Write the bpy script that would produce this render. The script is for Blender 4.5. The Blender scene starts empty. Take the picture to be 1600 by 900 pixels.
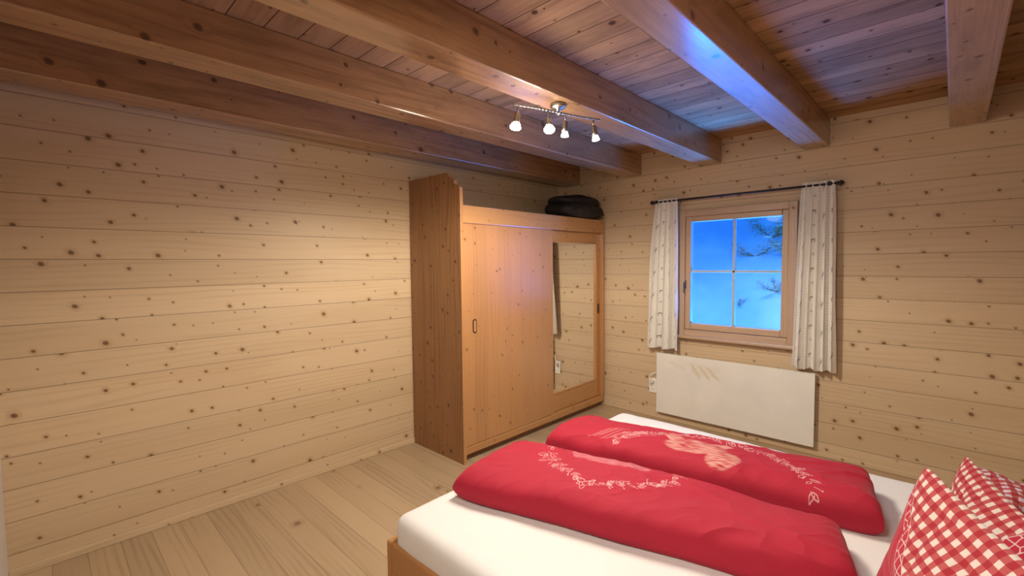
import bpy, bmesh, math, random
import numpy as np
from mathutils import Vector, Matrix, noise
random.seed(7)
scene=bpy.context.scene
scene.view_settings.view_transform='Standard'
scene.view_settings.look='None'
COL=scene.collection
WY=4.338; CEIL=2.69; RX=3.92; NY=-0.175

# ------------------------------------------------------------ materials
class NT:
    def __init__(s,name):
        s.m=bpy.data.materials.new(name); s.m.use_nodes=True
        s.t=s.m.node_tree; s.b=s.t.nodes['Principled BSDF']
    def n(s,ty,**kw):
        n=s.t.nodes.new(ty)
        for k,v in kw.items(): setattr(n,k,v)
        return n
    def link(s,a,b): s.t.links.new(a,b)
    def put(s,sock,v):
        if isinstance(v,bpy.types.NodeSocket): s.link(v,sock)
        elif v is not None: sock.default_value=v
    def ma(s,op,a,b=None,c=None,clamp=False):
        n=s.n('ShaderNodeMath',operation=op,use_clamp=clamp)
        for i,v in enumerate((a,b,c)):
            if v is not None: s.put(n.inputs[i],v)
        return n.outputs[0]
    def mix(s,f,a,b,mode='MIX'):
        n=s.n('ShaderNodeMix',data_type='RGBA',blend_type=mode)
        s.put(n.inputs[0],f)
        for i,v in ((6,a),(7,b)):
            if isinstance(v,tuple) and len(v)==3: v=(*v,1)
            s.put(n.inputs[i],v)
        return n.outputs[2]
    def comb(s,x,y,z):
        n=s.n('ShaderNodeCombineXYZ')
        for i,v in enumerate((x,y,z)): s.put(n.inputs[i],v)
        return n.outputs[0]
    def smooth(s,v,lo,hi,a=0.,b=1.):
        n=s.n('ShaderNodeMapRange',interpolation_type='SMOOTHSTEP')
        s.put(n.inputs[0],v); s.put(n.inputs[1],lo); s.put(n.inputs[2],hi); n.inputs[3].default_value=a; n.inputs[4].default_value=b
        return n.outputs[0]
    def noise(s,vec,scale=1.,detail=3.,rough=.5,dim='3D'):
        n=s.n('ShaderNodeTexNoise',noise_dimensions=dim)
        s.put(n.inputs['Vector'],vec); n.inputs['Scale'].default_value=scale
        n.inputs['Detail'].default_value=detail; n.inputs['Roughness'].default_value=rough
        return n.outputs['Fac']

def plain(name,col,rough=.5,metal=0.,bump=0.,bscale=40.,var=.0,emit=None,estr=0.,sheen=0.):
    N=NT(name); b=N.b
    b.inputs['Roughness'].default_value=rough; b.inputs['Metallic'].default_value=metal
    g=N.n('ShaderNodeNewGeometry').outputs['Position']
    nz=N.noise(g,bscale,3.)
    c=N.mix(nz,tuple(x*(1-var) for x in col),tuple(min(1,x*(1+var)) for x in col))
    N.link(c,b.inputs['Base Color'])
    if bump:
        bp=N.n('ShaderNodeBump'); bp.inputs['Strength'].default_value=bump; bp.inputs['Distance'].default_value=.01
        N.link(nz,bp.inputs['Height']); N.link(bp.outputs[0],b.inputs['Normal'])
    if emit:
        b.inputs['Emission Color'].default_value=(*emit,1); b.inputs['Emission Strength'].default_value=estr
    if sheen: b.inputs['Sheen Weight'].default_value=sheen
    return N.m

def wood(name,L,H,pw,base,dark,knotc=(.14,.07,.03),halo=(.43,.265,.12),kcell=.115,kp=.62,kr=.10,seam=.006,seamd=.35,rowvar=.08,rough=.5,seed=0.,off=0.,gs=1.,coat=0.,crough=.25,patch=0.,fg=.6,rg=.35,cior=1.5,spec=.5):
    """L: axis letter of the grain, H: dict of weights for the across coordinate"""
    N=NT(name); b=N.b
    sp=N.n('ShaderNodeSeparateXYZ'); N.link(N.n('ShaderNodeNewGeometry').outputs['Position'],sp.inputs[0])
    ax={'x':sp.outputs[0],'y':sp.outputs[1],'z':sp.outputs[2]}
    l=ax[L]; h=off
    for k,w in H.items(): h=N.ma('MULTIPLY_ADD',ax[k],w,h)
    q=N.ma('DIVIDE',h,pw); row=N.ma('FLOOR',q); fr=N.ma('FRACT',q)
    wn=N.n('ShaderNodeTexWhiteNoise',noise_dimensions='1D'); N.put(wn.inputs['W'],N.ma('ADD',row,seed+.5)); rnd=wn.outputs['Value']
    l2=N.ma('MULTIPLY_ADD',rnd,37.,l)
    vo=N.n('ShaderNodeTexVoronoi',voronoi_dimensions='2D'); vo.inputs['Scale'].default_value=1.; vo.inputs['Randomness'].default_value=1.
    N.put(vo.inputs['Vector'],N.comb(N.ma('DIVIDE',l2,kcell*1.08),N.ma('DIVIDE',N.ma('MULTIPLY_ADD',l2,.17,h),kcell),0.))
    d=vo.outputs['Distance']; sc=N.n('ShaderNodeSeparateColor'); N.link(vo.outputs['Color'],sc.inputs[0])
    pres=N.ma('LESS_THAN',sc.outputs[1],kp)
    r=N.ma('MULTIPLY_ADD',N.ma('POWER',sc.outputs[0],2.),kr*.95,kr*.32)
    dn=N.ma('DIVIDE',N.ma('ADD',d,N.ma('MULTIPLY',N.ma('SUBTRACT',N.noise(N.comb(l2,h,0.),55.,2.),.5),.04)),r)
    core=N.ma('MULTIPLY',N.smooth(dn,1.2,.5),pres)
    hal=N.ma('MULTIPLY',N.smooth(dn,3.0,.8),pres)
    warp=N.noise(N.comb(N.ma('MULTIPLY',l2,.55),N.ma('MULTIPLY',h,4.),row),1.,1.5)
    ring=N.ma('SINE',N.ma('ADD',N.ma('MULTIPLY',h,170.*gs),N.ma('ADD',N.ma('MULTIPLY',warp,30.),N.ma('MULTIPLY',hal,5.))))
    ring=N.ma('MULTIPLY_ADD',ring,.5,.5)
    ring=N.ma('POWER',ring,2.5)
    fine=N.noise(N.comb(N.ma('MULTIPLY',l2,2.5),N.ma('MULTIPLY',h,110.),row),1.,4.)
    mod=N.noise(N.comb(N.ma('MULTIPLY',l2,1.1),N.ma('MULTIPLY',h,7.),N.ma('ADD',row,77.)),1.,2.)
    g=N.ma('ADD',N.ma('MULTIPLY',N.ma('MULTIPLY',ring,N.smooth(mod,.38,.62)),rg),N.ma('MULTIPLY',fine,fg),clamp=True)
    big=N.noise(N.comb(N.ma('MULTIPLY',l2,.6),N.ma('MULTIPLY',h,4.),row),1.,2.)
    c=N.mix(N.smooth(g,.2,.9),base,dark)
    c=N.mix(N.ma('MULTIPLY',N.smooth(big,.4,.7),.2),c,halo)
    if patch:
        pn=N.noise(N.comb(N.ma('MULTIPLY',l2,2.2),N.ma('MULTIPLY',h,9.),row),1.,4.,.65)
        c=N.mix(N.ma('MULTIPLY',N.smooth(pn,.42,.7),patch),c,tuple(x*.35 for x in dark))
        c=N.mix(N.ma('MULTIPLY',N.smooth(pn,.42,.25),patch*.5),c,tuple(min(1,x*1.6) for x in base))
    wn2=N.n('ShaderNodeTexWhiteNoise',noise_dimensions='1D'); N.put(wn2.inputs['W'],N.ma('ADD',row,seed+9.3))
    br=N.ma('MULTIPLY_ADD',wn2.outputs['Value'],rowvar,1-rowvar*.5)
    cb=N.n('ShaderNodeCombineColor'); [N.put(cb.inputs[i],br) for i in range(3)]
    c=N.mix(1.,c,cb.outputs[0],'MULTIPLY')
    c=N.mix(N.ma('MULTIPLY',hal,.45),c,halo)
    c=N.mix(N.ma('MULTIPLY',core,.92),c,knotc)
    e=N.ma('MULTIPLY',N.ma('MINIMUM',fr,N.ma('SUBTRACT',1.,fr)),pw)
    sm=N.smooth(e,seam*.5,seam*.12)
    c=N.mix(N.ma('MULTIPLY',sm,seamd),c,(.05,.025,.01))
    N.link(c,b.inputs['Base Color'])
    b.inputs['Roughness'].default_value=rough; b.inputs['Specular IOR Level'].default_value=spec
    b.inputs['Coat Weight'].default_value=coat; b.inputs['Coat Roughness'].default_value=crough; b.inputs['Coat IOR'].default_value=cior
    bp=N.n('ShaderNodeBump'); bp.inputs['Strength'].default_value=.35; bp.inputs['Distance'].default_value=.004
    N.link(N.ma('SUBTRACT',N.ma('MULTIPLY',g,-.12),sm),bp.inputs['Height']); N.link(bp.outputs[0],b.inputs['Normal'])
    return N.m

PB=(.625,.48,.315); PD=(.535,.395,.245)
M_left=wood('pine_left','y',{'z':1},.168,PB,PD,off=.05,seed=1,seamd=.6)
M_back=wood('pine_back','x',{'z':1},.168,PB,PD,off=.05,seed=20,seamd=.6)
M_floor=wood('pine_floor','x',{'y':1},.14,(.48,.355,.225),(.39,.28,.17),knotc=(.2,.12,.07),halo=(.35,.22,.11),kcell=.24,kp=.3,kr=.08,seed=40,seamd=.5,rowvar=.22,rough=.38,off=.02,seam=.004,rg=.5)
M_ceil=wood('ceiling_pine','x',{'y':1},.155,(.43,.255,.125),(.33,.18,.08),knotc=(.06,.028,.012),halo=(.30,.15,.06),kp=.65,kcell=.15,kr=.11,seed=60,rowvar=.4,seamd=.95,seam=.008,patch=.45,rough=.85,spec=.12)
M_beam=wood('beam_wood','y',{'x':1,'z':1},3.,(.42,.23,.10),(.29,.145,.06),knotc=(.08,.035,.014),halo=(.31,.15,.055),kp=.7,kcell=.16,kr=.11,seed=80,seamd=0.,rowvar=0.,gs=.6,rough=.55,coat=1.,crough=.2,patch=.4,fg=.9,cior=1.8,spec=.3)
M_ward=wood('wardrobe_wood','z',{'y':1,'x':1},.14,(.50,.25,.095),(.41,.19,.068),knotc=(.15,.06,.02),halo=(.41,.18,.06),kp=.7,kcell=.115,kr=.075,seed=100,seamd=.12,rowvar=.12,rough=.35,coat=.9,crough=.26,cior=1.7)
M_wardh=wood('wardrobe_rail_wood','y',{'z':1,'x':1},.5,(.50,.26,.10),(.42,.20,.07),knotc=(.16,.07,.025),halo=(.40,.18,.07),kp=.6,kcell=.115,kr=.07,seed=110,seamd=0,rowvar=.1,rough=.3,coat=.4)
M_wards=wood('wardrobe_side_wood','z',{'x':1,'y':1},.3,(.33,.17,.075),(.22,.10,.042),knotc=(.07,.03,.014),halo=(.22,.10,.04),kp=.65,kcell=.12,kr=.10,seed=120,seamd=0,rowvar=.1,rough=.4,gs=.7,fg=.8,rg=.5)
M_win=wood('window_wood','z',{'x':1,'y':1},.5,(.50,.36,.26),(.43,.28,.19),kp=.15,seed=130,seamd=0,rowvar=.05,rough=.35)
M_winh=wood('window_rail_wood','x',{'z':1,'y':1},.5,(.50,.36,.26),(.43,.28,.19),kp=.15,seed=131,seamd=0,rowvar=.05,rough=.35)
M_bedx=wood('bed_wood','x',{'z':1,'y':1},.5,(.42,.2,.07),(.32,.14,.045),kp=.3,seed=140,seamd=0,rough=.4)
M_bedy=wood('bed_wood_cross','y',{'z':1,'x':1},.5,(.42,.2,.07),(.32,.14,.045),kp=.3,seed=141,seamd=0,rough=.4)
M_sheet=plain('white_sheet',(.74,.74,.75),.85,bump=.08,bscale=9,var=.02,sheen=.2)
M_white=plain('white_enamel',(.81,.80,.76),.45,var=.01)
M_plastic=plain('white_plastic',(.85,.84,.8),.3)
M_hole=plain('dark_slot',(.03,.03,.03),.6)
M_iron=plain('black_iron',(.02,.02,.025),.45,metal=.3,bump=.2,bscale=80)
M_grey=plain('grey_handle_metal',(.12,.12,.14),.4,metal=.6)
M_steel=plain('brushed_steel',(.34,.32,.30),.38,metal=1.,bscale=100,var=.05)
M_bulb=plain('lit_bulb',(1,.95,.85),.3,emit=(1,.92,.66),estr=60)
M_bulbd=plain('lit_bulb_side',(1,.95,.85),.3,emit=(1,.88,.70),estr=8)
M_bag=plain('black_fabric',(.014,.011,.012),.7,bump=.3,bscale=10,var=.2)
M_plaster=plain('pale_plaster',(.6,.55,.5),.9,var=.05,bscale=3)
M_brass=plain('dark_bronze',(.10,.06,.03),.4,metal=.8)

def mirror_mat():
    N=NT('mirror_glass'); N.b.inputs['Base Color'].default_value=(.95,.95,.93,1); N.b.inputs['Metallic'].default_value=1; N.b.inputs['Roughness'].default_value=.01
    return N.m
M_mirror=mirror_mat()
def glass_mat():
    N=NT('window_glass'); t=N.n('ShaderNodeBsdfTransparent'); g=N.n('ShaderNodeBsdfGlossy'); g.inputs['Roughness'].default_value=.02
    m=N.n('ShaderNodeMixShader'); m.inputs[0].default_value=.006
    N.link(t.outputs[0],m.inputs[1]); N.link(g.outputs[0],m.inputs[2]); N.link(m.outputs[0],N.t.nodes['Material Output'].inputs[0])
    return N.m
M_glass=glass_mat()
def painted(name,base,print_cols,rough=.8,sheen=.3):
    """fabric whose woven/printed pattern is stored per vertex in 'motif' (r,g,b = strength of each print colour)"""
    N=NT(name); a=N.n('ShaderNodeAttribute',attribute_name='motif'); s=N.n('ShaderNodeSeparateColor'); N.link(a.outputs['Color'],s.inputs[0])
    g=N.n('ShaderNodeNewGeometry').outputs['Position']
    nz=N.noise(g,5.,3.)
    c=N.mix(nz,tuple(x*.9 for x in base),tuple(min(1,x*1.08) for x in base))
    for i,pc in enumerate(print_cols): c=N.mix(s.outputs[i],c,pc)
    N.link(c,N.b.inputs['Base Color']); N.b.inputs['Roughness'].default_value=rough; N.b.inputs['Sheen Weight'].default_value=sheen
    bp=N.n('ShaderNodeBump'); bp.inputs['Strength'].default_value=.15; bp.inputs['Distance'].default_value=.002
    N.link(N.noise(g,300.,2.),bp.inputs['Height']); N.link(bp.outputs[0],N.b.inputs['Normal'])
    return N.m
RED=(.39,.005,.030)
M_duvet=painted('red_printed_cotton',RED,[(.74,.50,.52),(.64,.36,.31),(.58,.22,.27)],sheen=.05)
M_curt=painted('cream_patterned_linen',(.80,.78,.73),[(.22,.18,.16),(.42,.37,.33),(.8,.8,.8)],sheen=.1)
M_panel=painted('white_panel_motif',(.81,.80,.76),[(.62,.52,.28),(.7,.6,.4),(.8,.8,.8)],rough=.5,sheen=0)

def gingham(name,flip,white=(.62,.54,.51)):
    N=NT(name); uv=N.n('ShaderNodeUVMap',uv_map='UVMap').outputs[0]; sp=N.n('ShaderNodeSeparateXYZ'); N.link(uv,sp.inputs[0])
    u,v=sp.outputs[0],sp.outputs[1]
    def st(x): return N.ma('LESS_THAN',N.ma('FRACT',N.ma('DIVIDE',x,.036)),.5)
    f=N.ma('MULTIPLY',N.ma('ADD',st(u),st(v)),.5)
    ramp=N.n('ShaderNodeValToRGB'); ramp.color_ramp.interpolation='CONSTANT'
    e=ramp.color_ramp.elements; e[0].color=(*white,1); e[0].position=0; e[1].color=(.40,.065,.07,1); e[1].position=.4
    k=e.new(.9); k.color=(.32,.006,.020,1); N.link(f,ramp.inputs[0]); c=ramp.outputs[0]
    if flip: w=N.ma('ADD',N.ma('SUBTRACT',.58,u),N.ma('MULTIPLY',N.ma('SUBTRACT',v,.17),.45))
    else: w=N.ma('MULTIPLY_ADD',v,1.35,u)
    vo=N.n('ShaderNodeTexVoronoi',voronoi_dimensions='2D',feature='DISTANCE_TO_EDGE'); vo.inputs['Scale'].default_value=34; vo.inputs['Randomness'].default_value=.4; N.link(uv,vo.inputs['Vector'])
    lo=.10 if flip else .50
    orn=N.mix(N.smooth(vo.outputs['Distance'],.08,.04),RED,(.58,.42,.42))
    orn=N.mix(N.ma('GREATER_THAN',N.ma('ABSOLUTE',N.ma('SUBTRACT',w,lo+.035)),.032),orn,(.62,.53,.51))
    c=N.mix(N.ma('LESS_THAN',w,lo+.07),c,orn)
    c=N.mix(N.ma('LESS_THAN',w,lo),c,RED)
    N.link(c,N.b.inputs['Base Color']); N.b.inputs['Roughness'].default_value=.85; N.b.inputs['Sheen Weight'].default_value=.1
    return N.m
M_ging=gingham('red_white_gingham',False); M_gingf=gingham('red_white_gingham_turned',True); M_ging_tint=gingham('red_gingham_window_tint',True,(.60,.50,.62))

def snow():
    N=NT('snow'); g=N.n('ShaderNodeNewGeometry').outputs['Position']; nz=N.noise(g,.9,4.)
    c=N.mix(N.smooth(nz,.35,.65),(.68,.78,.92),(.95,.97,1.)); N.link(c,N.b.inputs['Base Color']); N.b.inputs['Roughness'].default_value=.9
    bp=N.n('ShaderNodeBump'); bp.inputs['Strength'].default_value=.3; bp.inputs['Distance'].default_value=.2; N.link(nz,bp.inputs['Height']); N.link(bp.outputs[0],N.b.inputs['Normal'])
    return N.m
M_snow=snow()
M_needle=plain('pine_needles',(.9,.50,.22),.8,var=.4,bscale=12)
M_bark=plain('bark',(.5,.30,.13),.9,var=.3,bscale=20)

# ------------------------------------------------------------ object helpers
def finish(ob,parent=None,mat=None,smooth=False):
    COL.objects.link(ob)
    if mat:
        for m in (mat if isinstance(mat,(list,tuple)) else [mat]): ob.data.materials.append(m)
    if smooth:
        for p in ob.data.polygons: p.use_smooth=True
    if parent:
        ob.parent=parent; ob.matrix_parent_inverse=Matrix.Translation(parent.location).inverted()
    return ob
def mesh(name,bm,mat,parent=None,smooth=False,origin=None):
    me=bpy.data.meshes.new(name)
    if origin is not None: bmesh.ops.translate(bm,verts=bm.verts,vec=-Vector(origin))
    bmesh.ops.recalc_face_normals(bm,faces=bm.faces)
    bm.to_mesh(me); bm.free()
    ob=bpy.data.objects.new(name,me)
    if origin is not None: ob.location=origin
    return finish(ob,parent,mat,smooth)
def addbox(bm,x0,x1,y0,y1,z0,z1,bev=0.,seg=2):
    r=bmesh.ops.create_cube(bm,size=1.)
    for v in r['verts']: v.co=Vector(((x0+x1)/2+v.co.x*(x1-x0),(y0+y1)/2+v.co.y*(y1-y0),(z0+z1)/2+v.co.z*(z1-z0)))
    if bev:
        es=list({e for v in r['verts'] for e in v.link_edges})
        bmesh.ops.bevel(bm,geom=es,offset=bev,segments=seg,affect='EDGES',profile=.5)
def box(name,dims,mat,parent=None,bev=0.,seg=2,origin=None,smooth=False):
    bm=bmesh.new(); addbox(bm,*dims,bev=bev,seg=seg); return mesh(name,bm,mat,parent,smooth,origin)
def addcyl(bm,p0,p1,r0,r1=None,seg=16,caps=True):
    r1=r0 if r1 is None else r1
    p0=Vector(p0);p1=Vector(p1); d=p1-p0
    M=Matrix.Translation((p0+p1)/2)@d.to_track_quat('Z','Y').to_matrix().to_4x4()
    bmesh.ops.create_cone(bm,cap_ends=caps,segments=seg,radius1=r0,radius2=r1,depth=d.length,matrix=M)
def tube(bm,pts,r,seg=8):
    for a,b in zip(pts[:-1],pts[1:]): addcyl(bm,a,b,r,seg=seg)
def lathe(bm,p0,axis,prof,seg=20):
    """prof: list of (distance along axis, radius)"""
    q=Vector(axis).normalized().to_track_quat('Z','Y'); rings=[]
    for t,r in prof:
        rings.append([bm.verts.new(Vector(p0)+q@Vector((r*math.cos(a),r*math.sin(a),t))) for a in [2*math.pi*i/seg for i in range(seg)]])
    for A,B in zip(rings[:-1],rings[1:]):
        for i in range(seg): bm.faces.new((A[i],A[(i+1)%seg],B[(i+1)%seg],B[i]))
    bm.faces.new(rings[0]); bm.faces.new(rings[-1])
def empty(name,loc,label,cat,group=None):
    e=bpy.data.objects.new(name,None); e.location=loc; e.empty_display_size=.1; COL.objects.link(e); tag(e,label,cat,group); return e
def tag(o,label,cat,group=None):
    o['label']=label; o['category']=cat
    if group: o['group']=group
def struct(o,label,cat):
    o['kind']='structure'; o['label']=label; o['category']=cat; return o

# ------------------------------------------------------------ room shell
T=.12
struct(box('floor',(-T,RX+T,NY-T,WY+.16,-.1,0),M_floor),'pale pine plank floor of the bedroom','floor')
struct(box('ceiling',(-T,RX+T,NY-T,WY+.16,CEIL,CEIL+.1),M_ceil),'reddish brown plank ceiling above the beams','ceiling')
struct(box('wall_left',(-T,0,NY-T,WY+.16,0,CEIL),M_left),'knotty pine wall of horizontal planks','wall')
struct(box('wall_right',(RX,RX+T,NY-T,WY+.16,0,CEIL),M_left),'knotty pine wall of horizontal planks at the bed head','wall')
struct(box('wall_near',(0,RX,NY-T,NY,0,CEIL),M_plaster),'pale wall opposite the window','wall')
WX0,WX1,WZ0,WZ1=1.535,2.47,.90,2.045
bm=bmesh.new()
for d in ((0,WX0,0,CEIL),(WX1,RX,0,CEIL),(WX0,WX1,0,WZ0),(WX0,WX1,WZ1,CEIL)): addbox(bm,d[0],d[1],WY,WY+.16,d[2],d[3])
struct(mesh('wall_back',bm,M_back),'knotty pine wall of horizontal planks around the window','wall')
struct(box('baseboard_left',(0,.012,NY,WY,0,.042),M_left,bev=.004),'narrow pine skirting along the plank wall','baseboard')
struct(box('baseboard_back',(.012,RX,WY-.012,WY,0,.042),M_back,bev=.004),'narrow pine skirting below the window wall','baseboard')

# beams
ZB=2.475
for i,(a,b) in enumerate(((.13,.33),(.91,1.094),(1.70,1.885),(2.53,2.70),(3.375,3.55))):
    o=box('ceiling_beam',(a,b,NY,WY,ZB,CEIL),M_beam,bev=.008,origin=((a+b)/2,(NY+WY)/2,ZB))
    o['kind']='structure'; tag(o,'thick orange-brown exposed timber ceiling beam','beam','exposed ceiling beams')

# ------------------------------------------------------------ window
win=empty('window_1',(2.0,WY,.88),'pine framed four-pane window with snowy hillside outside','window'); win['kind']='structure'
def frame(name,x0,x1,z0,z1,w,y0,y1,parent,mv,mh,bev=.004,wb=None):
    wb=wb or w; bm=bmesh.new()
    addbox(bm,x0,x0+w,y0,y1,z0,z1,bev); addbox(bm,x1-w,x1,y0,y1,z0,z1,bev)
    n=len(bm.faces)
    addbox(bm,x0+w,x1-w,y0,y1,z1-w,z1,bev); addbox(bm,x0+w,x1-w,y0,y1,z0,z0+wb,bev)
    bm.faces.ensure_lookup_table()
    for f in bm.faces[n:]: f.material_index=1
    return mesh(name,bm,[mv,mh],parent)
frame('frame',1.505,2.50,.875,2.075,.062,WY-.035,WY+.06,win,M_win,M_winh)
frame('sash',1.567,2.438,.94,2.013,.052,WY-.02,WY+.045,win,M_win,M_winh,bev=.007,wb=.06)
box('glass',(1.615,2.39,WY+.012,WY+.016,.995,1.965),M_glass,win)
M_muntin=plain('pale_muntin',(.42,.48,.52),.4)
bm=bmesh.new(); addbox(bm,1.993,2.014,WY-.004,WY+.03,.998,1.963,.003); addbox(bm,1.617,2.388,WY-.004,WY+.03,1.484,1.504,.003)
mesh('muntin',bm,M_muntin,win)
box('sill',(1.49,2.515,WY-.075,WY-.0,.855,.882),M_winh,win,bev=.006)
bm=bmesh.new(); addbox(bm,1.561,1.581,WY-.028,WY-.02,1.33,1.41,.003); addcyl(bm,(1.571,WY-.02,1.385),(1.571,WY-.055,1.385),.007); addbox(bm,1.565,1.577,WY-.062,WY-.050,1.29,1.392,.004)
hd=mesh('handle',bm,M_grey,win); hd['label']='dark metal window handle'

# outside
def hz(x,y): return -1+.9*(y-5.5)+.22*noise.noise(Vector((x*.5,y*.5,1)))+.05*noise.noise(Vector((x*2,y*2,4)))
bm=bmesh.new(); n=60
vs=[]
for j in range(n+1):
    for i in range(n+1):
        x=-14+28*i/n; y=5.2+22*j/n
        vs.append(bm.verts.new((x,y,hz(x,y))))
for j in range(n):
    for i in range(n):
        a=j*(n+1)+i; bm.faces.new((vs[a],vs[a+1],vs[a+n+2],vs[a+n+1]))
sn=mesh('snowy_hillside',bm,M_snow,None,True); sn['kind']='stuff'; tag(sn,'steep snow covered hillside outside the window','snow')
def shrub(loc,s,seed):
    rnd=random.Random(seed)
    e=empty('mountain_pine',loc,'snow dusted mountain pine shrub on the hillside','shrub','shrubs on the snowy hillside')
    L=Vector(loc); bw=bmesh.new(); bn=bmesh.new(); bs=bmesh.new()
    for k in range(9):
        a=rnd.uniform(0,6.28); el=rnd.uniform(.05,.6); ln=s*rnd.uniform(.6,1.)
        d=Vector((math.cos(a)*math.cos(el),math.sin(a)*math.cos(el)*.7,math.sin(el)))
        p=L.copy(); pts=[p.copy()]
        for q in range(5):
            p=p+d*ln/5; d=(d+Vector((0,0,.08))).normalized(); pts.append(p.copy())
        for q in range(5): addcyl(bw,pts[q],pts[q+1],.012*s*(6-q)/3,.012*s*(5-q)/3+.002,seg=6)
        for q in range(2,6):
            for w in range(26):
                t=pts[q]+Vector((rnd.gauss(0,.08),rnd.gauss(0,.08),rnd.gauss(0,.045)))*s*1.3
                nd=(d+Vector((rnd.uniform(-1,1),rnd.uniform(-1,1),rnd.uniform(-.5,1)))).normalized()*.08*s
                sd=nd.cross(Vector((rnd.uniform(-1,1),rnd.uniform(-1,1),1))).normalized()*.016*s
                v=[bn.verts.new(t-sd),bn.verts.new(t+nd*.5+sd),bn.verts.new(t+nd),bn.verts.new(t+nd*.5-sd)]; bn.faces.new(v)
            if rnd.random()<.3:
                bmesh.ops.create_icosphere(bs,subdivisions=2,radius=.09*s,matrix=Matrix.Translation(pts[q]+Vector((0,0,.06*s)))@Matrix.Diagonal((1.5,1.,.4,1)))
    mesh('branches',bw,M_bark,e)['kind']='stuff'; mesh('needles',bn,M_needle,e)['kind']='stuff'; mesh('snow_cap',bs,M_snow,e,True)['kind']='stuff'
for i,(x,y,s) in enumerate(((1.12,8.95,.6),(.95,8.6,.42),(1.5,8.55,.5),(1.5,9.6,.5),(.95,7.75,.16),(1.45,7.95,.3))):
    shrub((x,y,hz(x,y)-.01),s,i+3)

# ------------------------------------------------------------ patterned surfaces
def attr(me,arr):
    a=me.color_attributes.new('motif','FLOAT_COLOR','POINT')
    d=np.ones((len(me.vertices),4),dtype=np.float32); d[:,:3]=arr; a.data.foreach_set('color',d.ravel())
def grid_mesh(name,nu,nv,P,mat,parent=None,uv=None,motif=None,origin=None,smooth=True):
    """P: array (nu+1,nv+1,3)"""
    me=bpy.data.meshes.new(name)
    V=P.reshape(-1,3).copy()
    if origin is not None: V-=np.array(origin)
    i=np.arange(nu)[:,None]; j=np.arange(nv)[None,:]; a=i*(nv+1)+j
    F=np.stack([a,a+nv+1,a+nv+2,a+1],-1).reshape(-1,4)
    me.from_pydata(V.tolist(),[],F.tolist())
    if uv is not None:
        l=me.uv_layers.new(name='UVMap'); idx=np.empty(len(me.loops),dtype=np.int32); me.loops.foreach_get('vertex_index',idx)
        l.data.foreach_set('uv',uv.reshape(-1,2)[idx].astype(np.float32).ravel())
    if motif is not None: attr(me,motif.reshape(-1,3))
    ob=bpy.data.objects.new(name,me)
    if origin is not None: ob.location=origin
    return finish(ob,parent,mat,smooth)
def nz(x,y,z=0.): return noise.noise(Vector((x,y,z)))

def leaf(X,Y,cx,cy,ang,a,b,lw=.0018):
    c,s=math.cos(ang),math.sin(ang); u=(X-cx)*c+(Y-cy)*s; v=-(X-cx)*s+(Y-cy)*c
    w=b*np.clip(1-(u/a)**2,0,1)
    ins=(np.abs(u)<a)
    out=ins&(np.abs(np.abs(v)-w)<lw)
    return out.astype(float)
def stroke(X,Y,x0,y0,x1,y1,w=.0017):
    dx,dy=x1-x0,y1-y0; L2=dx*dx+dy*dy+1e-9; t=np.clip(((X-x0)*dx+(Y-y0)*dy)/L2,0,1)
    return (np.hypot(X-x0-t*dx,Y-y0-t*dy)<w).astype(float)
def wreath(X,Y,pts,rnd,fill=2,step=.032):
    m=np.zeros_like(X)
    for k in range(len(pts)-1):
        (x0,y0),(x1,y1)=pts[k],pts[k+1]; L=math.hypot(x1-x0,y1-y0); n=max(1,int(L/step)); th=math.atan2(y1-y0,x1-x0)
        for q in range(n):
            for w in range(fill):
                t=(q+rnd.random())/n; cx=x0+(x1-x0)*t+rnd.uniform(-.012,.012); cy=y0+(y1-y0)*t+rnd.uniform(-.012,.012)
                sg=1 if (q+w)%2 else -1
                a=th+sg*rnd.uniform(.3,1.4); ln=rnd.uniform(.012,.022)
                if rnd.random()<.6: m=np.maximum(m,leaf(X,Y,cx+math.cos(a)*ln,cy+math.sin(a)*ln,a,ln,ln*rnd.uniform(.35,.55),.0013))
                else:
                    ex,ey=cx+math.cos(a)*ln*1.8,cy+math.sin(a)*ln*1.8
                    m=np.maximum(m,stroke(X,Y,cx,cy,ex,ey,.0011)); m=np.maximum(m,(np.hypot(X-ex,Y-ey)<.003).astype(float))
    return m

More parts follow.
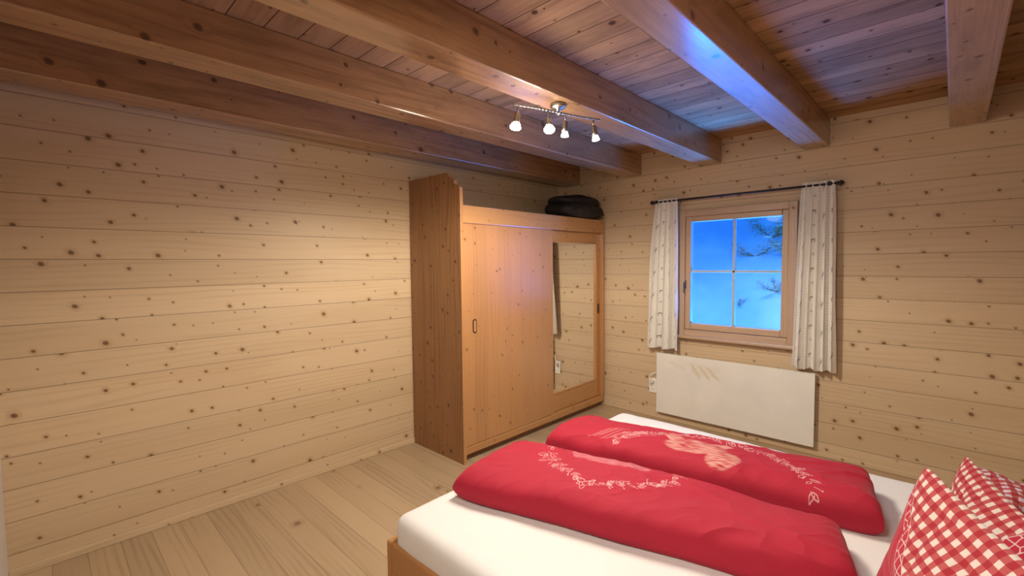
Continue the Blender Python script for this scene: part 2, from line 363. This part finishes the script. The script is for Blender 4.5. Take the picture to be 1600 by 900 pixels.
# duvets : footprint quads NL,NR,FR,FL
def duvet(cor,label,paint,seed,ht=.09,hb=.045,z0=.524):
    NU,NV=760,260
    cor=[np.array(c) for c in cor]
    base=(cor[0]+cor[1]+cor[2]+cor[3])/4
    u=np.linspace(0,1,NU+1); v=np.linspace(0,1,NV+1)
    v=.72*v+.28*(.5-.5*np.cos(np.pi*v))
    U,Vv=np.meshgrid(u,v,indexing='ij')
    eu=(1-np.abs(2*U-1)**22)**(1/3.); ev=(1-np.abs(2*Vv-1)**5.5)**(1/2.4)
    e=np.clip(eu*ev,0,1)
    f1=np.vectorize(lambda a,b:nz(a*5,b*2,seed))
    wob=f1(U,Vv)
    Us=U+.008*wob
    inset=.02*(np.abs(2*U-1)**16)
    Vs=Vv*(1-2*inset)+inset+.04*np.array([nz(a*4,seed,2.) for a in u])[:,None]
    P=((1-Us)*(1-Vs))[...,None]*cor[0]+(Us*(1-Vs))[...,None]*cor[1]+(Us*Vs)[...,None]*cor[2]+((1-Us)*Vs)[...,None]*cor[3]
    LX=U*1.45; LY=Vv*.5
    def wf(a,b):
        q=nz(a*3,b*3,seed+20)*.5
        r1=1-abs(nz(a*4+q+b*3,b*7-a*2,seed+3))*2.4
        r2=1-abs(nz(a*9-b*8+q,b*10,seed+8))*2.8
        return .9*max(0,r1)**2*(.5+nz(a*2,b*2,seed))+.35*max(0,r2)**2*(.4+nz(a*3,b*3,seed+2))+.15*nz(a*16,b*20,seed)
    wr=np.vectorize(wf)(LX,LY)
    soft=np.vectorize(lambda a,b:nz(a*2.4,b*3.4,seed+11))(LX,LY)
    top=z0+hb+ht*e*(1+.26*soft)+.016*wr*np.clip(e*1.5,0,1)
    bot=z0+hb-hb*np.clip(e*1.6,0,1)
    T3=np.concatenate([P,top[...,None]],-1); B3=np.concatenate([P,bot[...,None]],-1)
    g=paint(LX,LY)
    ob=grid_mesh('duvet',NU,NV,T3,None,None,motif=g,origin=(base[0],base[1],z0))
    ob2=grid_mesh('tmp',NU,NV,B3,None,None,origin=(base[0],base[1],z0))
    bm=bmesh.new(); bm.from_mesh(ob.data); m2=ob2.data; attr(m2,np.zeros((len(m2.vertices),3))); bm.from_mesh(m2)
    bmesh.ops.remove_doubles(bm,verts=[v for v in bm.verts if v.is_boundary],dist=.0002)
    bmesh.ops.recalc_face_normals(bm,faces=bm.faces)
    bm.to_mesh(ob.data); bm.free(); bpy.data.objects.remove(ob2)
    for p in ob.data.polygons: p.use_smooth=True
    ob.data.materials.append(M_duvet)
    tag(ob,label,'duvet','folded duvets on the bed')
    return ob
def blob(X,Y,els):
    m=np.zeros_like(X)
    for cx,cy,a,b,t in els:
        c,s=math.cos(t),math.sin(t); u=((X-cx)*c+(Y-cy)*s)/a; v=(-(X-cx)*s+(Y-cy)*c)/b
        m=np.maximum(m,np.clip((1-(u*u+v*v))*4,0,1))
    return m
def paintA(X,Y):
    rnd=random.Random(5); cx,cy=.56,.46
    pts=[(cx+.32*math.cos(t)*(1.),cy+ .27*math.sin(t)) for t in np.linspace(math.pi*.98,math.pi*2.02,15)]
    pts=[(x,y-.06*max(0,1-abs(x-cx)/.12)) for x,y in pts]
    m=wreath(X,Y,pts,rnd,4)
    b=blob(X,Y,[(cx-.03,cy-.05,.14,.055,-.15),(cx+.13,cy-.04,.06,.05,0),(cx-.16,cy-.02,.05,.07,.4)])
    st=np.vectorize(lambda a,c:nz(a*25,c*90,3.))(X,Y); b=b*np.clip(.7+st*.9,0,1)
    return np.stack([m*.85,b*.1,b*.65],-1)
def paintB(X,Y):
    rnd=random.Random(9); cx,cy=.80,.03
    pts=[(cx+.42*math.cos(t),cy+.36*math.sin(t)) for t in np.linspace(math.pi*1.0,0,19)]
    m=wreath(X,Y,pts,rnd,4)
    for k in range(9): m=np.maximum(m,stroke(X,Y,.24+.022*k,.06+.02*(k%3),.30+.026*k,.22+.02*(k%4),.0012))
    b=blob(X,Y,[(cx-.06,cy+.17,.15,.10,.2),(cx+.08,cy+.08,.075,.09,-.5),(cx-.17,cy+.24,.04,.08,.9),(cx+.05,cy+.25,.035,.07,-.9)])
    st=np.vectorize(lambda a,c:nz(a*25+c*30,c*150,7.)+.5*nz(a*12,c*14,2.))(X,Y); b=b*np.clip(.65+st*1.2,0,1)
    return np.stack([m*.85,b*.8,b*.0],-1)
duvet([(1.82,1.25),(3.26,1.67),(3.14,2.03),(1.75,1.80)],'folded red duvet with pale leaf wreath, near side of bed',paintA,1.)
duvet([(1.80,1.93),(3.27,2.17),(3.17,2.60),(1.77,2.38)],'folded red duvet with golden cow print, window side of bed',paintB,5.)

# ------------------------------------------------------------ bed
bed=empty('bed',(2.72,1.94,0),'low wooden double bed with white fitted sheet','bed')
box('foot_rail',(1.70,1.735,.99,2.90,.20,.40),M_bedy,bed,bev=.008)
box('side_rail',(1.735,3.76,.99,1.02,.20,.40),M_bedx,bed,bev=.008)
box('side_rail',(1.735,3.76,2.87,2.90,.20,.40),M_bedx,bed,bev=.008)
box('headboard',(3.76,3.80,.99,2.90,.20,.92),M_bedy,bed,bev=.012)
for x in (1.70,3.73):
    for y in (.99,2.83): box('leg',(x,x+.07,y,y+.07,0,.22),M_bedx,bed,bev=.006)
def matt():
    x0,x1,y0,y1,z0,z1=1.725,3.75,1.005,2.885,.30,.52
    bm=bmesh.new(); r=bmesh.ops.create_cube(bm,size=1.)
    for v in bm.verts: v.co=Vector(((x0+x1)/2+v.co.x*(x1-x0),(y0+y1)/2+v.co.y*(y1-y0),(z0+z1)/2+v.co.z*(z1-z0)))
    bmesh.ops.bevel(bm,geom=list(bm.edges),offset=.055,segments=5,affect='EDGES',profile=.5)
    bmesh.ops.subdivide_edges(bm,edges=[e for e in bm.edges if e.calc_length()>.5],cuts=40,use_grid_fill=True)
    for v in bm.verts:
        x,y,z=v.co
        if z>.45: v.co.z+=.005*nz(x*4,y*4,2)+.003*nz(x*14,y*3,5)
        elif y<1.2 or x<1.9: 
            v.co.y+=.006*nz(x*9,z*2,1); v.co.x+=.006*nz(y*9,z*2,1)
    return bm
mesh('mattress',matt(),M_sheet,bed,True)['label']='mattress with white fitted sheet'

# ------------------------------------------------------------ pillows
def pillow(apex,W,H,thick,mat,label,seed):
    apex=np.array(apex);W=np.array(W);H=np.array(H); Nn=np.cross(W,H); Nn/=np.linalg.norm(Nn)
    n=90; u=np.linspace(0,1,n+1); U,V=np.meshgrid(u,u,indexing='ij')
    cr=.025*(np.abs(2*U-1)**8)*(np.abs(2*V-1)**8)   # soften the corners
    pu=(U-.5)*(1-.06*np.sin(np.pi*V)-2*cr); pv=(V-.5)*(1-.08*np.sin(np.pi*U)-2*cr)
    C=apex+W/2-H/2
    e=np.clip(np.sin(np.pi*U),0,1)**.65*np.clip(np.sin(np.pi*V),0,1)**.65
    w=np.vectorize(lambda a,b:nz(a*3,b*3,seed)*.024-max(0,1-abs(nz(a*5+b*2,b*4,seed+4))*5)**2*.007)(U,V)
    F=C+pu[...,None]*W+pv[...,None]*H+((thick/2)*e*(1)+w*np.clip(e*2,0,1)*1.0)[...,None]*Nn
    B=C+pu[...,None]*W+pv[...,None]*H-((thick/2)*e+w*np.clip(e*2,0,1))[...,None]*Nn
    lw,lh=np.linalg.norm(W),np.linalg.norm(H); uv=np.stack([U*lw,V*lh],-1)
    base=(C[0],C[1],min(F[...,2].min(),B[...,2].min()))
    a=grid_mesh('pillow',n,n,F,mat,None,uv=uv,origin=base); b=grid_mesh('tmp',n,n,B,None,None,uv=uv,origin=base)
    bm=bmesh.new(); bm.from_mesh(a.data); bm.from_mesh(b.data); bmesh.ops.remove_doubles(bm,verts=bm.verts,dist=.0005); bmesh.ops.recalc_face_normals(bm,faces=bm.faces); bm.to_mesh(a.data); bm.free(); bpy.data.objects.remove(b)
    for p in a.data.polygons: p.use_smooth=True
    tag(a,label,'pillow','pillows at the head of the bed'); return a
pillow((3.38,1.80,.985),(.30,-.60,-.06),(.12,.05,.44),.18,M_ging,'gingham pillow with red embroidered border propped upright',1.)
pillow((3.475,2.36,.865),(.20,-.62,-.04),(.07,.02,.34),.16,M_gingf,'gingham pillow with ornamental stripe leaning beside the duvet',6.)
pillow((3.46,2.80,.68),(.05,-.45,.0),(-.28,-.02,.08),.15,M_ging_tint,'gingham pillow with painted-in lilac window light, lying flat',9.)

# ------------------------------------------------------------ wardrobe
wd=empty('wardrobe',(.33,3.3,0),'tall orange-brown pine wardrobe with sliding doors and mirror','wardrobe')
Y0,Y1=2.265,4.312; XF=.66
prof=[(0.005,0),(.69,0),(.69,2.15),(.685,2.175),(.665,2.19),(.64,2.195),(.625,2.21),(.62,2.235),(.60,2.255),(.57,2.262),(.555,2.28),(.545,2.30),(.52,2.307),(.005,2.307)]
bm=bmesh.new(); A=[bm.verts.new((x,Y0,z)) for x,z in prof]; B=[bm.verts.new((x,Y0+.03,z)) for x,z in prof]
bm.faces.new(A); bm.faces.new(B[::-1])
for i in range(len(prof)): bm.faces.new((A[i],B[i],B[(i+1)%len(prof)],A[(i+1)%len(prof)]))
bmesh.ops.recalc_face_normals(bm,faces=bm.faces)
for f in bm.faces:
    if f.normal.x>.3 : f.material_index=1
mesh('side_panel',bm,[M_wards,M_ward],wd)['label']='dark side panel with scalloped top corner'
box('body',(.005,.595,Y0+.03,Y1,.09,2.0),M_wards,wd)
box('cornice',(.60,XF+.01,Y0+.03,Y1,1.905,2.045),M_wardh,wd,bev=.006)
box('top_board',(.005,.60,Y0+.03,Y1,2.0,2.03),M_wardh,wd)
box('plinth',(.03,.61,Y0+.03,Y1,0,.09),M_wards,wd)
box('bottom_rail',(.60,.665,Y0+.03,Y1,.055,.115),M_wardh,wd,bev=.005)
box('end_stile',(.60,.665,4.285,Y1,.115,1.905),M_ward,wd,bev=.003)
d1=box('door',(.635,.658,Y0+.045,3.43,.118,1.905),M_ward,wd,bev=.003)
d1['label']='plain pine sliding door'
def stadium(name,x,y,z,w,h,mat,parent,t=.004):
    bm=bmesh.new(); r=w/2; pr=[]
    for k in range(13): a=math.pi*k/12; pr.append((y+r*math.cos(a),z+h/2-r+r*math.sin(a)))
    for k in range(13): a=math.pi+math.pi*k/12; pr.append((y+r*math.cos(a),z-h/2+r+r*math.sin(a)))
    f=[bm.verts.new((x+t,p,q)) for p,q in pr]; b=[bm.verts.new((x,p,q)) for p,q in pr]
    bm.faces.new(f); bm.faces.new(b[::-1])
    for i in range(len(pr)): bm.faces.new((f[i],f[(i+1)%len(pr)],b[(i+1)%len(pr)],b[i]))
    return mesh(name,bm,mat,parent)
I4=Matrix.Identity(4)
hp=stadium('handle',.658,2.425,1.085,.042,.115,M_brass,wd,.004); stad=stadium('handle_recess',.662,2.425,1.085,.026,.094,M_ward,wd,.0008)
for o in (hp,stad): o.parent=d1; o.matrix_parent_inverse=I4
za,zb_=.118,1.905
bm=bmesh.new()
addbox(bm,.603,.628,3.36,3.40,za,zb_,.003); addbox(bm,.603,.628,4.215,4.285,za,zb_,.003); n=len(bm.faces)
addbox(bm,.603,.628,3.40,4.215,1.80,zb_,.003); addbox(bm,.603,.628,3.40,4.215,za,.295,.003)
bm.faces.ensure_lookup_table()
for f in bm.faces[n:]: f.material_index=1
d2=mesh('door',bm,[M_ward,M_wardh],wd); d2['label']='framed sliding door with tall mirror'
mi=box('mirror',(.611,.617,3.395,4.22,.29,1.805),M_mirror,wd); mi['label']='tall rectangular mirror'
bm=bmesh.new()
for d in ((3.40,3.41,.295,1.80),(4.203,4.215,.295,1.80),(3.41,4.203,1.788,1.80),(3.41,4.203,.295,.307)): addbox(bm,.617,.634,d[0],d[1],d[2],d[3],.002)
mf=mesh('mirror_frame',bm,M_wardh,wd)
for o in (mi,mf): o.parent=d2; o.matrix_parent_inverse=I4
h2=stadium('handle',.628,4.25,1.085,.030,.11,M_brass,wd,.004); h2.parent=d2; h2.matrix_parent_inverse=I4

# bag on the wardrobe
bag=empty('folded_bag',(.50,3.95,2.045),'black soft bag folded on top of the wardrobe','bag')
def softbox(name,x0,x1,y0,y1,z0,z1,amp,seed,parent):
    bm=bmesh.new(); bmesh.ops.create_cube(bm,size=2.)
    bmesh.ops.subdivide_edges(bm,edges=bm.edges,cuts=22,use_grid_fill=True)
    for v in bm.verts:
        p=v.co.copy(); m=(abs(p.x)**3.2+abs(p.y)**3.2+abs(p.z)**2.6)**(1/3); p/=m
        q=Vector(((x0+x1)/2+p.x*(x1-x0)/2,(y0+y1)/2+p.y*(y1-y0)/2,(z0+z1)/2+p.z*(z1-z0)/2))
        q+=p*amp*(nz(q.x*5,q.y*5,q.z*8+seed)+.3*nz(q.x*15,q.y*15,q.z*20+seed))
        q.z=max(q.z,z0); q.y=min(q.y,4.315); v.co=q
    return mesh(name,bm,M_bag,parent,True)
softbox('body',.30,.735,3.63,4.31,2.047,2.215,.02,1,bag)
softbox('flap',.31,.70,3.66,4.27,2.165,2.285,.022,5,bag)
bm=bmesh.new(); pts=[Vector((.735-.012*math.cos(t*3),3.72+.45*t,2.12+.03*math.sin(t*5))) for t in np.linspace(0,1,14)]; tube(bm,pts,.010)
mesh('strap',bm,M_bag,bag,True)

# ------------------------------------------------------------ radiator panel
rp=empty('panel_heater',(1.975,WY-.04,.08),'flat white wall heater panel with faint golden motif','heater')
def leafs(X,Y,cx,cy,ang,a,b,k=2):
    c,s=math.cos(ang),math.sin(ang); u=(X-cx)*c+(Y-cy)*s; v=-(X-cx)*s+(Y-cy)*c-.35*(u**2)/a
    return np.clip((1-(u/a)**2-(v/b)**2)*k,0,1)
def panelmotif(X,Z):
    m=.25*leafs(X,Z,.47,.49,-.1,.16,.07,1)
    for k in range(9):
        m=np.maximum(m,leafs(X,Z,.37+k*.026,.50-.03*(k%3),1.8+.1*k,.060,.014,1.2))
    for k in range(5): m=np.maximum(m,.45*leafs(X,Z,.16+.03*k,.52-.012*k,.4+.3*k,.03,.01))
    return np.stack([m*.6,m*0,m*0],-1)
nu,nv=270,120
X,Z=np.meshgrid(np.linspace(0,1.35,nu+1),np.linspace(0,.60,nv+1),indexing='ij')
P=np.stack([1.30+X,np.full_like(X,WY-.0585),.08+Z],-1)
pb=box('panel',(1.30,2.65,WY-.058,WY-.035,.08,.68),M_white,rp,bev=.003)
fr=grid_mesh('panel_face',nu,nv,P,M_panel,rp,motif=panelmotif(X,Z),smooth=False)
for x in (1.5,2.45): box('bracket',(x,x+.04,WY-.035,WY-.001,.15,.6),M_white,rp)
# socket + cable
so=empty('wall_socket',(1.235,WY-.002,.25),'white double wall socket with plugged cable beside heater','socket')
box('plate',(1.195,1.275,WY-.012,WY-.001,.25,.40),M_plastic,so,bev=.004)
for z in (.285,.365):
    bm=bmesh.new(); addcyl(bm,(1.235,WY-.014,z),(1.235,WY-.011,z),.021,seg=24); mesh('outlet',bm,M_white,so)
for dx in (-.008,.008):
    bm=bmesh.new(); addcyl(bm,(1.235+dx,WY-.0155,.285),(1.235+dx,WY-.0135,.285),.003,seg=10); mesh('pin_hole',bm,M_hole,so)
bm=bmesh.new(); addcyl(bm,(1.235,WY-.014,.365),(1.235,WY-.05,.365),.016,seg=16)
tube(bm,[(1.235,WY-.05,.37),(1.23,WY-.055,.42),(1.245,WY-.05,.46),(1.28,WY-.045,.47),(1.32,WY-.04,.46)],.004)
mesh('plug_cable',bm,M_plastic,so,True)

# ------------------------------------------------------------ curtains + rod
YR=4.25
rod=empty('curtain_rod',(2.02,YR,2.17),'black iron curtain rod with brackets above the window','curtain rod')
bm=bmesh.new(); addcyl(bm,(1.285,YR,2.172),(2.765,YR,2.172),.009,seg=12); mesh('pole',bm,M_iron,rod,True)
for x,s in ((1.285,-1),(2.765,1)):
    bm=bmesh.new(); lathe(bm,(x,YR,2.172),(s,0,0),[(0,.010),(.006,.016),(.012,.011),(.02,.018),(.032,.020),(.042,.012),(.05,.003)]); mesh('finial',bm,M_iron,rod,True)
for x in (1.305,2.72):
    bm=bmesh.new(); addcyl(bm,(x,YR-.004,2.172),(x,WY-.001,2.185),.006); addcyl(bm,(x,WY-.006,2.185),(x,WY-.001,2.185),.025); addcyl(bm,(x,YR,2.158),(x,YR,2.19),.012); mesh('bracket',bm,M_iron,rod)
def curtain(xt0,xt1,xb0,xb1,zt,zb,label,seed,folds):
    NU,NV=260,620; s=np.linspace(0,1,NU+1); t=np.linspace(0,1,NV+1); S,Tt=np.meshgrid(s,t,indexing='ij')
    k=Tt**.8
    L=(xt0+(xb0-xt0)*k); R=(xt1+(xb1-xt1)*k)
    wb=np.vectorize(lambda a,b:nz(a*3,b*1.6,seed))(S,Tt)
    ph=2*np.pi*folds*S+1.2*wb
    amp=.016+.018*Tt
    X=L+(R-L)*S+.006*np.sin(2*ph)
    Y=YR+amp*np.sin(ph)+.008*wb*Tt
    Y=np.where(Tt<.04,YR+.014*np.sin(ph),Y)
    Z=zt+(zb-zt)*Tt+.008*np.sin(ph*.5+1)*Tt
    fw=.55; fx=S*fw; fz=Tt*1.43
    m=np.zeros((NU+1,NV+1,3))
    per=.14; a=np.mod(fx,per)
    band=(a<.032)
    zz=np.mod(fz,.022)
    dia=(np.abs(a-.016)/.009+np.abs(zz-.011)/.009)
    m[...,1]=np.where(band&(np.abs(dia-1)<.35),.6,0)
    m[...,0]=np.where((np.abs(a-.002)<.0013)|(np.abs(a-.030)<.0013),.4,0)
    m[...,0]=np.maximum(m[...,0],np.where(band&(dia<.35),.45,0))
    for c in range(4):
        for r in range(13):
            cx=.032+.054+c*per; cz=.05+r*.110+(c%2)*.055
            dx=(fx-cx)*1.25; dz=(fz-cz)*1.25
            if (r+c)%2==0:
                def el(x0,z0,ra,rb): return ((dx-x0)/ra)**2+((dz-z0)/rb)**2<1
                d=el(0,0,.020,.009)|el(.019,-.014,.0065,.012)|el(.026,-.024,.008,.0045)
                for lx in (-.015,-.010,.010,.015): d|=(np.abs(dx-lx)<.0018)&(dz>0)&(dz<.032)
                for sg in (-1,1): d|=(np.abs(dx-.022-sg*(-dz-.028)*.5)<.0018)&(dz<-.028)&(dz>-.052)
                m[...,0]=np.where(d,.8,m[...,0])
            else:
                rr=np.sqrt(dx**2+dz**2); th=np.arctan2(dz,dx)
                m[...,1]=np.where(rr<.016*(.35+.65*np.abs(np.cos(3*th))),.65,m[...,1])
    P=np.stack([X,Y,Z],-1)
    o=grid_mesh('curtain',NU,NV,P,M_curt,None,motif=m,origin=((xt0+xt1)/2,YR,zb))
    tag(o,label,'curtain','curtains of the window')
    sm=o.modifiers.new('thickness','SOLIDIFY'); sm.thickness=.0015
curtain(1.30,1.515,1.195,1.535,2.195,.735,'short cream curtain with brown deer pattern beside window handle',2.,5)
curtain(2.535,2.755,2.49,2.785,2.20,.715,'short cream curtain with deer pattern by bare plank wall',8.,5)

# ------------------------------------------------------------ spotlight
lp=empty('ceiling_spotlight',(1.80,2.07,ZB),'brushed steel ceiling bar lamp with four lit spotlights','ceiling lamp')
bm=bmesh.new(); lathe(bm,(1.80,2.07,ZB-.001),(0,0,-1),[(0,.045),(.014,.045),(.022,.037),(.026,.012),(.058,.010)],28); mesh('canopy',bm,M_steel,lp,True)
bp0=Vector((1.735,1.775,2.42)); bp1=Vector((1.905,2.325,2.42)); mid=(bp0+bp1)/2
bm=bmesh.new(); pts=[bp0.lerp(bp1,t)+Vector((.007*math.sin(t*2*math.pi),0,0)) for t in np.linspace(0,1,25)]; tube(bm,pts,.006,10); addcyl(bm,(1.80,2.07,2.417),(mid.x,mid.y,2.42),.009)
mesh('bar',bm,M_steel,lp,True)
LC=(1,.88,.71)
heads=[((1.742,1.80,2.41),(.0,-.25,-1),M_bulb,1.35),((1.800,1.985,2.41),(.35,-.35,-1),M_bulb,1.35),((1.835,2.09,2.41),(-.1,.05,-1),M_bulbd,1.),((1.893,2.28,2.41),(.15,.1,-1),M_bulbd,1.)]
for i,(p,ax,mb,ss) in enumerate(heads):
    p=Vector(p); a=Vector(ax).normalized()
    e=bpy.data.objects.new('spot_head',None); e.location=p; e.empty_display_size=.05; COL.objects.link(e); e.parent=lp; e.matrix_parent_inverse=Matrix.Translation(lp.location).inverted()
    bm=bmesh.new(); addcyl(bm,p,p+Vector((0,0,-.03)),.005); q=p+Vector((0,0,-.03))
    lathe(bm,q,a,[(0,.008),(.006,.015),(.045,.017),(.058,.021)],18)
    o=mesh('socket_cup',bm,M_steel,None,True); o.parent=e; o.matrix_parent_inverse=Matrix.Translation(-p)
    bm=bmesh.new(); lathe(bm,q+a*.056,a,[(0,.012),(.010,.017*ss),(.026,.022*ss),(.031,.021*ss),(.032,.004)],20)
    o=mesh('bulb',bm,mb,None,True); o.parent=e; o.matrix_parent_inverse=Matrix.Translation(-p)
    l=bpy.data.lights.new('spot_light','SPOT'); l.energy=37; l.color=LC; l.shadow_soft_size=.03; l.spot_size=math.radians(168); l.spot_blend=.45
    lo=bpy.data.objects.new('spot_light',l); lo.location=q+a*.135; lo.rotation_euler=(.12*math.sin(i),.1,0); COL.objects.link(lo)
l=bpy.data.lights.new('spot_glow','POINT'); l.energy=8; l.color=LC; l.shadow_soft_size=.1
lo=bpy.data.objects.new('spot_glow',l); lo.location=(1.72,2.0,2.2); COL.objects.link(lo)

# ------------------------------------------------------------ light
def area(name,loc,target,sx,sy,en,col):
    l=bpy.data.lights.new(name,'AREA'); l.shape='RECTANGLE'; l.size=sx; l.size_y=sy; l.energy=en; l.color=col
    o=bpy.data.objects.new(name,l); o.location=loc; o.rotation_euler=(Vector(target)-Vector(loc)).to_track_quat('-Z','Y').to_euler(); COL.objects.link(o); return o
area('snow_bounce_light',(2.0,5.0,.60),(2.2,3.9,1.35),1.7,.5,350,(.004,.20,1.))
area('daylight',(1.6,6.2,4.2),(2.2,4.3,1.4),2.5,2.0,240,(.14,.38,1.))
area('room_fill_light',(2.95,.30,2.36),(3.0,1.4,0),.5,.5,25,(1,.90,.77))  # added fill light out of view, no fixture modelled

w=bpy.data.worlds.new('sky'); scene.world=w; w.use_nodes=True
nt=w.node_tree; bg=nt.nodes['Background']; bg.inputs[1].default_value=1.0
tc=nt.nodes.new('ShaderNodeTexCoord'); sp=nt.nodes.new('ShaderNodeSeparateXYZ'); rp_=nt.nodes.new('ShaderNodeValToRGB')
nt.links.new(tc.outputs['Generated'],sp.inputs[0]); nt.links.new(sp.outputs[2],rp_.inputs[0]); nt.links.new(rp_.outputs[0],bg.inputs[0])
rp_.color_ramp.elements[0].color=(.025,.23,1,1); rp_.color_ramp.elements[1].color=(.015,.20,1,1)

# ------------------------------------------------------------ camera
cd=bpy.data.cameras.new('camera'); cam=bpy.data.objects.new('camera',cd); COL.objects.link(cam)
a,b,r=.769,.052,.010
fw=Vector((-math.sin(a)*math.cos(b),math.cos(a)*math.cos(b),-math.sin(b))); rt=Vector((math.cos(a),math.sin(a),0)); up=rt.cross(fw)
r2=rt*math.cos(r)-up*math.sin(r); u2=rt*math.sin(r)+up*math.cos(r)
cam.matrix_world=Matrix(((r2.x,u2.x,-fw.x,3.428),(r2.y,u2.y,-fw.y,0),(r2.z,u2.z,-fw.z,1.58),(0,0,0,1)))
cd.sensor_width=36; cd.lens=714.6/1600*36; cd.clip_start=.02
scene.camera=cam
